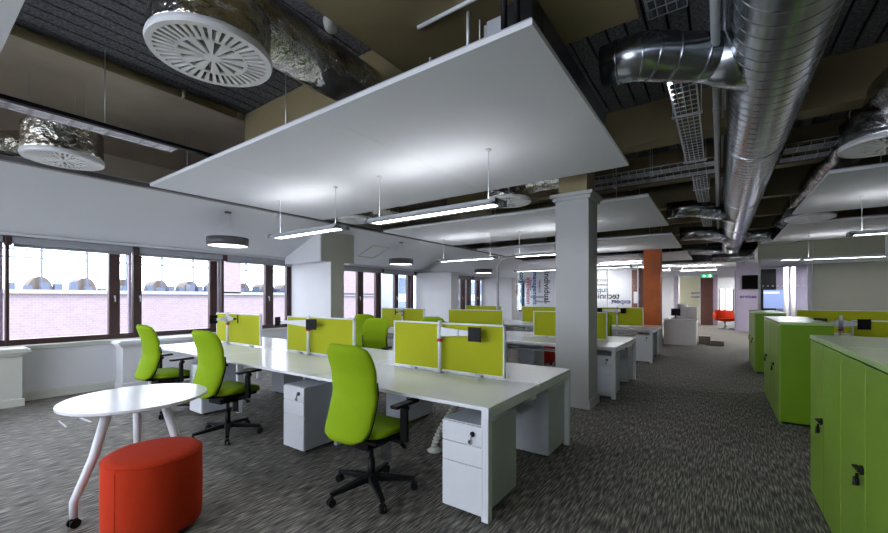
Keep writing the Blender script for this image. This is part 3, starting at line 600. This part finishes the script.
# long white bus bar across the inner wall
t = thing('light_track', 'long white horizontal track in front of the beige inner wall', 'light track')
bx(1.55, 5.5, 12.0, 12.06, 2.20, 2.26).build('track_bar', WMETAL, t, bevel=.005); MB().cyl((2.88, 12.03, 2.26), (2.88, 12.03, 2.9), .03, seg=10).build('drop_rod', WMETAL, t)
def ring(x, y, z, label, top):
    t = thing('ring_pendant', label, 'pendant light', (x, y, z), 0, 'drum pendants along the windows')
    MB().lathe([(.285, 0), (.30, 0), (.30, .13), (.26, .135), (.26, .12), (.285, .11), (.285, 0)], seg=48, caps=False).build('drum_shade', CHAR, t)
    MB().lathe([(.002, .012), (.284, .012), (.284, .018), (.002, .018)], seg=48, smooth=False).build('diffuser', E_RING, t)
    MB().lathe([(.002, .122), (.27, .122), (.27, .128), (.002, .128)], seg=48, smooth=False).build('top_plate', CHAR, t)
    for k in range(3):
        a = 2 * PI * k / 3; MB().cyl((.2 * math.cos(a), .2 * math.sin(a), .128), (.02 * math.cos(a), .02 * math.sin(a), top - z), .0022, seg=5).build('suspension_wire', GALVR, t)
    MB().lathe([(.05, top - z - .02), (.05, top - z)], (0, 0), 20).build('ceiling_rose', CHAR, t)
ring(-6.45, 3.16, 2.25, 'largest charcoal drum pendant before the nearest windows', soff(-6.45))
ring(-6.45, 7.34, 2.25, 'middle charcoal drum pendant beyond the window pier', soff(-6.45))
ring(-6.45, 11.5, 2.25, 'furthest charcoal drum pendant near the glazed partition', soff(-6.45))
ring(-6.45, -1.0, 2.25, 'drum pendant left of the picture', soff(-6.45))

# ------------------------------------------------------------------ desks
ORD = ['nearest', 'second', 'third']
X0, X1 = -6.72, -1.18
def bench(x0, x1, y0, label, n=3):
    t = thing('desk_bench', label, 'desk', ((x0 + x1) / 2, y0 + .83, 0), 0, 'white back to back desk benches')
    L = (x1 - x0) / 2; w_ = 2 * L / n
    for k in range(n):
        for s_ in (-1, 1):
            ya, yb = (-.83, -.022) if s_ < 0 else (.022, .83)
            o = MB().box(-L + k * w_ + .001, -L + (k + 1) * w_ - .001, ya, yb, .705, .73).build('worktop', WHITE, t, bevel=.003)
    fr = MB()
    for s_ in (-1, 1): fr.box(-L + .04, L - .04, s_ * .62 - .02, s_ * .62 + .02, .655, .705)
    for k in range(1, n): fr.box(-L + k * w_ - .02, -L + k * w_ + .02, -.70, .70, .655, .705)
    fr.box(-L + .04, L - .04, -.05, .05, .60, .64)
    fr.build('under_frame', WMETAL, t)
    for s_ in (-1, 1):
        xx = s_ * (L - .03)
        MB().box(xx - .026, xx + .026, -.826, .826, .655, .704).build('end_rail', WMETAL, t, bevel=.003)
        for q in (-1, 1): MB().box(xx - .026, xx + .026, q * .803 - .026, q * .803 + .026, 0, .656).build('leg', WMETAL, t, bevel=.003)
    for k in range(1, n):
        xx = -L + k * w_
        for q in (-1, 1): MB().box(xx - .02, xx + .02, q * .48 - .03, q * .48 + .03, 0, .656).build('leg', WMETAL, t, bevel=.003)
    bx(-L + .1, L - .1, -.12, .12, .50, .52).build('cable_tray', GMETAL, t)
    return t
BY = [2.17, 5.85, 9.55]
for i, y in enumerate(BY): bench(X0, X1, y, ['nearest long white desk bench running to the windows', 'second long white desk bench behind the square column', 'third long white desk bench before the orange column'][i])
bench(1.15, 5.0, 5.85, 'white desk bench behind the middle green cabinets', 2); bench(1.15, 5.0, 9.55, 'white desk bench behind the furthest green cabinets', 2)
bench(X0, X1 - 1.9, 13.4 - .5 + .3 - 0 if False else 15.6, 'far white desk bench inside the glazed room', 2)

scr = None
def screen(x0, x1, y, label, z0=.745, z1=1.19):
    t = thing('desk_screen', label, 'desk screen', ((x0 + x1) / 2, y, z0), 0, 'lime fabric desk screens')
    h = z1 - z0; L = (x1 - x0) / 2
    bx(-L + .012, L - .012, -.014, .014, .012, h - .012).build('fabric_panel', LSCR, t, bevel=.003)
    MB().box(-L, L, -.017, .017, h - .013, h).box(-L, L, -.017, .017, 0, .012).box(-L, -L + .014, -.017, .017, 0, h).box(L - .014, L, -.017, .017, 0, h).build('edge_trim', WMETAL, t, bevel=.002)
    m = MB(); 
    for xx in (-L + .25, L - .25): m.box(xx - .03, xx + .03, -.02, .02, -.04, .01)
    m.build('clamp_bracket', GMETAL, t)
SX = [[(-6.46, -5.21), (-4.57, -3.32), (-2.72, -1.475)]] * 3
PLC = ['window end', 'middle', 'aisle end']
for i in range(3):
    for j in range(3): screen(*SX[i][j], BY[i] + .83, 'lime desk screen at the %s of the %s bench' % (PLC[j], ORD[i]))
screen(1.305, 2.55, 6.68, 'lime desk screen right of the arm pole behind the middle green cabinets', z1=1.155)
screen(3.0, 4.25, 6.68, 'lime desk screen further right behind the middle green cabinets')
screen(1.25, 2.9, 10.38, 'long lime desk screen behind the furthest green cabinets'); screen(2.92, 4.4, 10.38, 'lime desk screen far right before the beige wall')

def arm_pole(x, y, label, near=None, far=None, top=1.21):
    """near / far: (direction in degrees, reach, plate facing in degrees) on the two sides of the pole"""
    t = thing('monitor_arm', label, 'monitor arm', (x, y, .73), 0, 'monitor arm poles')
    h = top - .73
    MB().cyl((0, 0, 0), (0, 0, h), .017, seg=16).build('pole', WMETAL, t)
    MB().box(-.035, .035, -.03, .03, 0, .012).box(-.02, .02, -.02, .02, -.05, .01).build('desk_clamp', GMETAL, t, bevel=.003)
    MB().cyl((0, 0, h - .19), (0, 0, h - .165), .026, seg=18).build('collar', RED, t)
    for a in (near, far):
        if not a: continue
        ang, reach, pf, two = a; d = Vector((math.cos(math.radians(ang)), math.sin(math.radians(ang)), 0)); z = h - .10
        g = MB().cyl((0, 0, h - .165), (0, 0, h - .05), .024, seg=16).build('arm_hub', WMETAL, t)
        n = MB()
        c0 = Vector((0, 0, z)) + d * .01; c1 = c0 + d * reach * .48; c2 = c0 + d * reach
        n.bar(c0, c1, .022, .085, .022, .055)
        if two: n.bar(c1 + d * .02, c2, .022, .055, .022, .035); n.cyl(c1 + Vector((0, 0, -.03)), c1 + Vector((0, 0, .03)), .016, seg=12)
        else: n.bar(c1, c2, .022, .055, .022, .03)
        n.build('arm_link', WMETAL, t, bevel=.003)
        f = Vector((math.cos(math.radians(pf)), math.sin(math.radians(pf)), 0)); s_ = Vector((-f.y, f.x, 0)); pc = c2 + f * .045
        m = MB(); m.cyl(c2 - f * .01, pc, .014, seg=10)
        q = [pc + s_ * (u * .062) + Vector((0, 0, v * .062)) for u, v in ((-1, -1), (1, -1), (1, 1), (-1, 1))]
        m.rings([q, [p + f * .014 for p in q]], True, False); m.build('mounting_plate', BLACK, t, bevel=.003)
    return t
arm_pole(-2.11, 2.94, 'monitor arm pole with flat black plate on the aisle end of the nearest bench', near=(-2, .40, -90, True))
arm_pole(-4.07, 2.94, 'twin monitor arm pole in the middle of the nearest bench', near=(-15, .13, -55, False), far=(176, .62, -150, True))
arm_pole(-6.02, 2.94, 'monitor arm pole at the window end of the nearest bench', near=(-75, .18, 195, False), far=(8, .14, 60, False))
arm_pole(-5.78, 6.62, 'monitor arm pole at the window end of the second bench', near=(-80, .18, 230, False))
arm_pole(-2.05, 10.33, 'monitor arm pole with two plates on the third bench beside the square column', near=(-30, .16, -70, False), far=(190, .4, -70, True))
arm_pole(-3.05, 10.33, 'monitor arm pole with two plates on the third bench left of the square column', near=(-10, .22, -75, False), far=(185, .2, -75, False))
arm_pole(1.21, 6.66, 'twin monitor arm pole behind the middle green cabinets', near=(0, .16, -70, False), far=(182, .16, -110, False))

def pedestal(loc, rz, label):
    t = thing('pedestal', label, 'drawer unit', loc, rz, 'white three drawer pedestals')
    W_, D = .155, .50
    bx(-W_, W_, .012, D, .032, .60).build('carcass', GMETAL, t, bevel=.003)
    bx(-W_ - .001, W_ + .001, .01, D + .001, .595, .605).build('top_panel', GMETAL, t, bevel=.002)
    for k, (z0, z1) in enumerate(((.032, .335), (.339, .465), (.469, .598))):
        d = bx(-W_, W_, -.006, .012, z0, z1).build('drawer_front', WMETAL, t, bevel=.003)
        if k == 2:
            MB().cyl((.085, -.006, .545), (.085, -.016, .545), .017, seg=16).build('lock', BLACK, d)
            MB().bar((.085, -.016, .545), (.085, -.034, .545), .004, .014).bar((.085, -.03, .535), (.088, -.03, .485), .014, .003).cyl((.075, -.03, .50), (.078, -.034, .50), .012, seg=12).build('keys', KEYM, d)
    for sx in (-1, 1):
        for yy in (.06, D - .06): MB().cyl((sx * (W_ - .05) - .012, yy, .02), (sx * (W_ - .05) + .012, yy, .02), .02, seg=16).box(sx * (W_ - .05) - .02, sx * (W_ - .05) + .02, yy - .02, yy + .02, .025, .034).build('caster', BLACK, t)
    return t
ped = None
PX = [-5.22, -3.225, -1.38]
for i in range(3):
    for j in range(3):
        l1 = 'white pedestal facing the camera at the %s of the %s bench' % (PLC[j], ORD[i]); l2 = 'pedestal on the rear side at the %s of the %s bench' % (PLC[j], ORD[i])
        if ped is None: ped = pedestal((PX[j], BY[i] + .005, 0), 0, l1)
        else: dup(ped, (PX[j], BY[i] + .005, 0), 0, l1)
        dup(ped, ([-5.35, -3.0, -1.38][j], BY[i] + 1.66, 0), PI, l2)
for q in [o for o in bpy.data.objects if o.name.startswith('pedestal') and o.get('label') == 'pedestal on the rear side at the aisle end of the nearest bench']: q.location.y = 3.84

# ------------------------------------------------------------------ office chairs
def loft(mb, secs, n=28, e=3.0):
    """secs: list of (centre, axis u, axis v, half u, half v, bend) superellipse rings"""
    rs = []
    for c, u, v, a, b_, bend in secs:
        r = []
        for k in range(n):
            t_ = 2 * PI * k / n; cu, sv = math.cos(t_), math.sin(t_)
            x = a * math.copysign(abs(cu) ** (2 / e), cu); y = b_ * math.copysign(abs(sv) ** (2 / e), sv)
            r.append(Vector(c) + Vector(u) * x + Vector(v) * (y + bend * (x / .22) ** 2))
        rs.append(r)
    return mb.rings(rs, True, True)
def make_chair(label):
    t = thing('task_chair', label, 'office chair', (0, 0, 0), 0, 'lime task chairs')
    # seat
    secs = []
    for j in range(13):
        u = j / 12; y = -.20 + .46 * u; f = (1 - abs(2 * u - 1) ** 4.5) ** (1 / 3.2) if 0 < u < 1 else .25
        secs.append(((0, y, .475 - .03 * max(0, u - .72) / .28 + .008 * (1 - u)), (1, 0, 0), (0, 0, 1), .245 * (.35 + .65 * f) * (1 - .05 * u), .045 * max(f, .35), .012))
    loft(MB(), secs, 32, 3.2).build('seat', LIME, t)
    bx(-.20, .20, -.17, .20, .415, .445).build('seat_pan', BLACK, t, bevel=.012)
    # backrest
    secs = []; NV = 22
    def wid(u):
        base = [(.0, .195), (.12, .208), (.3, .212), (.55, .210), (.8, .216), (1, .204)]
        for (a, wa), (c, wc) in zip(base, base[1:]):
            if a <= u <= c: return lerp(wa, wc, (1 - math.cos(PI * (u - a) / (c - a))) / 2)
    def yb(u):
        K = [(0, -.30), (.2, -.245), (.45, -.198), (.7, -.212), (1, -.28)]
        for (a, wa), (c, wc) in zip(K, K[1:]):
            if a <= u <= c: return lerp(wa, wc, (u - a) / (c - a))
    for j in range(NV + 1):
        u = j / NV; z = .455 + .65 * u; f = (1 - abs(2 * u - 1) ** 9) ** (1 / 2.6) if 0 < u < 1 else .0
        y = yb(u)
        secs.append(((0, y, z), (1, 0, 0), (0, 1, 0), wid(u) * (.60 + .40 * f), .036 * (.3 + .7 * f), .035))
    loft(MB(), secs, 32, 2.8).build('backrest', LIME, t)
    MB().bar((0, -.10, .42), (0, -.25, .45), .12, .03).build('back_upright', BLACK, t, bevel=.006)
    # dark edge between back and seat
    for s_ in (-1, 1):
        MB().tube([(s_ * (wid(u) - .012), yb(u) + .055, .455 + .65 * u) for u in (.04, .12, .2, .3, .4, .5, .6)], .007, 8).build('shell_edge', BLACK, t)
        a = MB()
        a.bar((s_ * .20, .03, .42), (s_ * .285, .03, .42), .07, .025); a.bar((s_ * .285, .03, .41), (s_ * .285, .03, .64), .06, .035, .06, .03)
        a.bar((s_ * .285, .03, .63), (s_ * .285, .055, .66), .05, .04)
        arm = a.build('armrest', BLACK, t, bevel=.008)
        MB().box(s_ * .285 - .035, s_ * .285 + .035, -.09, .17, .665, .69).build('arm_pad', BLACK, arm, bevel=.012, seg=3)
    MB().box(-.10, .10, -.14, .12, .355, .415).bar((.10, .05, .385), (.24, .05, .385), .012, .012).bar((.24, .05, .385), (.275, .05, .36), .04, .012).build('tilt_mechanism', BLACK, t, bevel=.012)
    MB().cyl((0, 0, .22), (0, 0, .36), .017, seg=16).build('gas_lift', BLACK, t); MB().cyl((0, 0, .09), (0, 0, .25), .027, seg=18).build('gas_lift_sleeve', BLACK, t)
    hub = MB().lathe([(.02, .075), (.045, .075), (.045, .125), (.03, .135)], seg=24).build('base_hub', BLACK, t)
    for k in range(5):
        a = 2 * PI * k / 5 + .68; c, s_ = math.cos(a), math.sin(a)
        MB().bar((.03 * c, .03 * s_, .108), (.32 * c, .32 * s_, .078), .06, .045, .034, .024).build('base_arm', BLACK, t, bevel=.006)
        px, py = .315 * c, .315 * s_; cs = MB(); ox, oy = -s_ * .013, c * .013
        for q in (-1, 1): cs.cyl((px + ox * q * .5, py + oy * q * .5, .027), (px + ox * q * 1.6, py + oy * q * 1.6, .027), .027, seg=18)
        cs.cyl((px, py, .045), (px, py, .075), .008, seg=8); cs.box(px - .014, px + .014, py - .014, py + .014, .035, .058)
        cs.build('caster', BLACK, t)
    return t
def swing_tag(par, x, y):
    tg = MB(); tg.bar((x, y, .40), (x, y, .27), .10, .002); o = tg.build('swing_tag', TAGP, par)
c0 = make_chair('lime task chair at the near edge of the nearest bench, closest to the camera'); c0.location = (-2.09, 2.05, 0); c0.rotation_euler = (0, 0, math.radians(2))
dup(c0, (-4.17, 2.04, 0), math.radians(6), 'lime task chair behind the round white table')
dup(c0, (-5.62, 2.02, 0), math.radians(2), 'lime task chair furthest left beside the windows')
dup(c0, (-4.33, 4.22, 0), math.radians(200), 'lime task chair tucked on the rear side of the nearest bench')
dup(c0, (-5.78, 5.60, 0), math.radians(25), 'lime task chair near the window pier before the second bench')
dup(c0, (-4.0, 5.55, 0), math.radians(10), 'lime task chair mostly hidden behind the aisle end screen of the nearest bench')
dup(c0, (-1.93, 8.05, 0), math.radians(185), 'lime task chair on the rear side of the second bench beside the square column')
dup(c0, (2.3, 11.6, 0), math.radians(180), 'lime task chair with only its top showing before the beige wall')
for c in (c0, [o for o in bpy.data.objects if o.get('label') == 'lime task chair behind the round white table'][0]): swing_tag(c, .16, -.02)

# ------------------------------------------------------------------ round table and stool
t = thing('round_table', 'small round white table on splayed legs at lower left', 'table', (-3.35, 1.02, 0))
MB().lathe([(.003, .705), (.405, .705), (.42, .712), (.42, .727), (.417, .73), (.003, .73)], seg=72, smooth=False).build('tabletop', WHITE, t)
MB().lathe([(.003, .695), (.30, .695), (.30, .706), (.003, .706)], seg=48, smooth=False).build('under_plate', WMETAL, t)
for a in (-77, 43, 163):
    c, s_ = math.cos(math.radians(a)), math.sin(math.radians(a))
    ra, rb = (.17, .36)
    lg = MB().tube([(ra * c, ra * s_, .70), (lerp(ra, rb, .45) * c, lerp(ra, rb, .45) * s_, .40), (rb * .95 * c, rb * .95 * s_, .20), (rb * c, rb * s_, .16), (rb * c, rb * s_, .06)], [.030, .027, .023, .022, .021], 18).build('leg', WMETAL, t)
    cs = MB(); px, py = rb * c, rb * s_
    for q in (-1, 1): cs.cyl((px - s_ * .012 * q, py + c * .012 * q, .028), (px - s_ * .026 * q, py + c * .026 * q, .028), .028, seg=18)
    cs.box(px - .018, px + .018, py - .018, py + .018, .03, .062); cs.build('caster', BLACK, lg)
t = thing('round_stool', 'orange fabric drum stool in front of the round table', 'stool', (-2.86, .955, 0))
prof = [(.02, .03), (.225, .03), (.25, .04), (.255, .07), (.257, .25), (.255, .452), (.25, .470), (.238, .480), (.20, .485), (.02, .487)]
MB().lathe(prof, seg=72).build('upholstery', ORANGE, t)
MB().tube([(.254 * math.cos(a), .254 * math.sin(a), .463) for a in [2 * PI * k / 72 for k in range(73)]], .0035, 6).build('piping_seam', ORANGE, t)
MB().tube([(.256 * math.cos(math.radians(-62)), .256 * math.sin(math.radians(-62)), z) for z in (.05, .25, .44)], .0025, 6).build('side_seam', ORANGE, t)
for k in range(4):
    a = PI / 4 + k * PI / 2; MB().cyl((.17 * math.cos(a), .17 * math.sin(a), 0), (.17 * math.cos(a), .17 * math.sin(a), .032), .025, seg=14).build('foot', BLACK, t)
# red stools and desks further back
t = thing('red_stool', 'small red drum stool glimpsed under the second bench', 'stool', (-3.05, 8.15, 0))
MB().lathe([(.02, .05), (.17, .05), (.20, .08), (.20, .40), (.18, .43), (.02, .44)], seg=36).build('upholstery', mat('red_wool', (.5, .02, .01), .9, bump=(600, .3, .002)), t)
for k in range(3): MB().cyl((.12 * math.cos(k * 2.1), .12 * math.sin(k * 2.1), 0), (.12 * math.cos(k * 2.1), .12 * math.sin(k * 2.1), .055), .02, seg=10).build('foot', BLACK, t)

for i, (x, y, rz, L_) in enumerate(((-6.062, 1.147, -0.020, 0.357), (-6.039, 1.338, 0.081, 0.295))):  # plain white strips lying flat on the carpet
    t = thing('floor_tape', ['thin white tape strip on the carpet left of the round table, further left', 'wider white tape strip on the carpet beside the round table edge'][i], 'tape', (x, y, 0), rz, 'white tape strips on the carpet')
    bx(-L_ / 2, L_ / 2, -.008 - .006 * i, .008 + .006 * i, 0, .0025).build('strip', WHITE, t)
# cable spine under the nearest bench
t = thing('cable_spine', 'white vertebra cable spine curling under the nearest bench', 'cable guide', (-2.16, 2.93, 0))
MB().lathe([(.01, 0), (.065, 0), (.07, .01), (.045, .03), (.01, .035)], seg=24).build('foot_plate', CREAM, t)
vb = MB()
for k in range(15):
    u = k / 14; a = u * 2.4; px, pz = .30 * u ** 1.3, .04 + .50 * u
    vb.lathe([(.012, pz), (.033, pz + .008), (.033, pz + .022), (.012, pz + .030)], (px, 0), 14)
vb.build('vertebrae', CREAM, t)

# ------------------------------------------------------------------ green cupboards
def cupboard(y0, label, xface=.553, d=.45, w_=.88, h=1.15):
    t = thing('cupboard', label, 'cupboard', (xface, y0, 0), 0, 'green two door cupboards')
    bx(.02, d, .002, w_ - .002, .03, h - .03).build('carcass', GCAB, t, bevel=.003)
    bx(.04, d - .02, .03, w_ - .03, 0, .031).build('plinth', BLACK, t)
    bx(.0192, .0199, .003, w_ - .003, .031, h - .031).build('door_seal', DARK, t)  # dark sheet standing in for the shade inside the door gaps
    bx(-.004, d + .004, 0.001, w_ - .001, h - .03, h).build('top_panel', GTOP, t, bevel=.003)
    for k in range(2):
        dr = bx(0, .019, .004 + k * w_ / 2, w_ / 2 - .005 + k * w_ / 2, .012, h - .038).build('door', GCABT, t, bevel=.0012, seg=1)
        if k == 1:
            yy = w_ / 2 + .035
            MB().cyl((0, yy, .61), (-.012, yy, .61), .022, seg=16).bar((-.012, yy - .02, .61), (-.016, yy + .06, .61), .022, .012).build('lock_handle', BLACK, dr, bevel=.002)
            MB().bar((-.02, yy - .002, .595), (-.022, yy + .004, .54), .012, .003).cyl((-.014, yy + .004, .555), (-.030, yy + .004, .555), .02, seg=14).bar((-.02, yy + .02, .57), (-.02, yy + .03, .525), .02, .004).build('keys', BLACK, dr)
    return t
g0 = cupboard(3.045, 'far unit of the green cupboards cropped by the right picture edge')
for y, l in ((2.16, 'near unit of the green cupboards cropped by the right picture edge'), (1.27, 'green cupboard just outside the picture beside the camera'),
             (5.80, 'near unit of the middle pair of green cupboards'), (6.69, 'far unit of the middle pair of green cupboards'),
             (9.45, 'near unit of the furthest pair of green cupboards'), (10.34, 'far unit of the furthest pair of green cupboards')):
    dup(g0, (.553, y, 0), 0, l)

# ------------------------------------------------------------------ far counter, boxes, lounge chair
t = thing('reception_counter', 'grey panelled counter desk beyond the third bench', 'counter', (0, 0, 0))
bx(-1.39, -.56, 13.8, 13.84, 0, .74).build('front_panel', COUNT, t); bx(-.60, -.56, 13.84, 15.2, 0, .74).build('side_panel', COUNT, t); bx(-1.39, -1.35, 13.84, 15.2, 0, .74).build('side_panel', COUNT, t)
bx(-1.41, -.54, 13.78, 15.25, .74, .775).build('counter_top', WHITE, t, bevel=.004)
t = thing('storage_box', 'tall grey box unit standing on the aisle end of the counter', 'box'); bx(-.86, -.56, 14.4, 14.8, .775, 1.14).build('box_body', COUNT, t, bevel=.005); bx(-.87, -.55, 14.39, 14.81, 1.14, 1.16).build('lid', WHITE, t)
t = thing('computer_monitor', 'small black monitor on the far counter', 'monitor'); bx(-1.28, -1.02, 14.7, 14.73, .85, 1.08).build('display', BLACK, t, bevel=.006); MB().cyl((-1.15, 14.73, .775), (-1.15, 14.73, .9), .015).box(-1.22, -1.08, 14.66, 14.82, .775, .787).build('stand', BLACK, t)
t = thing('white_chair', 'white slim backed chair behind the counter', 'chair', (-1.0, 15.9, 0), 0.3)
loft(MB(), [((0, .02 * j, .5 + .09 * j), (1, 0, 0), (0, 1, 0), .20 - .006 * j, .015, .03) for j in range(9)], 20).build('backrest', WMETAL, t); loft(MB(), [((0, -.42 + .08 * j, .45), (1, 0, 0), (0, 0, 1), .22, .02, .01) for j in range(6)], 20).build('seat', WMETAL, t)
for sx in (-1, 1):
    for yy in (-.38, -.02): MB().cyl((sx * .17, yy, .44), (sx * .21, yy * 1.15, 0), .012, seg=8).build('leg', CHROME, t)
for i, (x0, x1, y0, z1) in enumerate(((-.52, -.22, 14.6, .22), (-.20, .12, 14.2, .13))):
    t = thing('step_box', ['taller brown grey box on the carpet beside the counter', 'lower brown grey box on the carpet in the aisle beyond the counter'][i], 'box', (0, 0, 0), 0, 'brown grey boxes by the counter')
    bx(x0, x1, y0, y0 + .5, 0, z1).build('box_body', TAUPE, t, bevel=.006); bx(x0 - .005, x1 + .005, y0 - .005, y0 + .505, z1, z1 + .012).build('lid', TAUPE, t)
t = thing('lounge_chair', 'orange swivel lounge chair at the far end of the aisle', 'armchair', (.22, 22.0, 0), 0.2)
loft(MB(), [((0, -.34 + .10 * j, .42), (1, 0, 0), (0, 0, 1), .36, .07, .02) for j in range(8)], 28).build('seat', ORANGE, t)
loft(MB(), [((0, .28 + .03 * j, .42 + .09 * j), (1, 0, 0), (0, 1, 0), .40 - .008 * j * j * .3, .05, -.10) for j in range(6)], 28).build('backrest', ORANGE, t)
for s_ in (-1, 1): loft(MB(), [((s_ * .37, -.30 + .12 * j, .52 + .02 * j), (1, 0, 0), (0, 0, 1), .045, .13, 0) for j in range(6)], 20).build('armrest', ORANGE, t)
MB().cyl((0, 0, .06), (0, 0, .36), .03).build('stem', CHROME, t)
for k in range(4): MB().bar((0, 0, .07), (.34 * math.cos(k * PI / 2 + .5), .34 * math.sin(k * PI / 2 + .5), .02), .05, .02).build('base_arm', CHROME, t)
t = thing('side_table', 'low dark table beyond the orange lounge chair', 'table', (.55, 23.6, 0))
bx(-.35, .35, -.3, .3, .66, .70).build('tabletop', BLACK, t, bevel=.005)
for sx in (-1, 1):
    for sy in (-1, 1): MB().box(sx * .3 - .02, sx * .3 + .02, sy * .25 - .02, sy * .25 + .02, 0, .66).build('leg', BLACK, t)
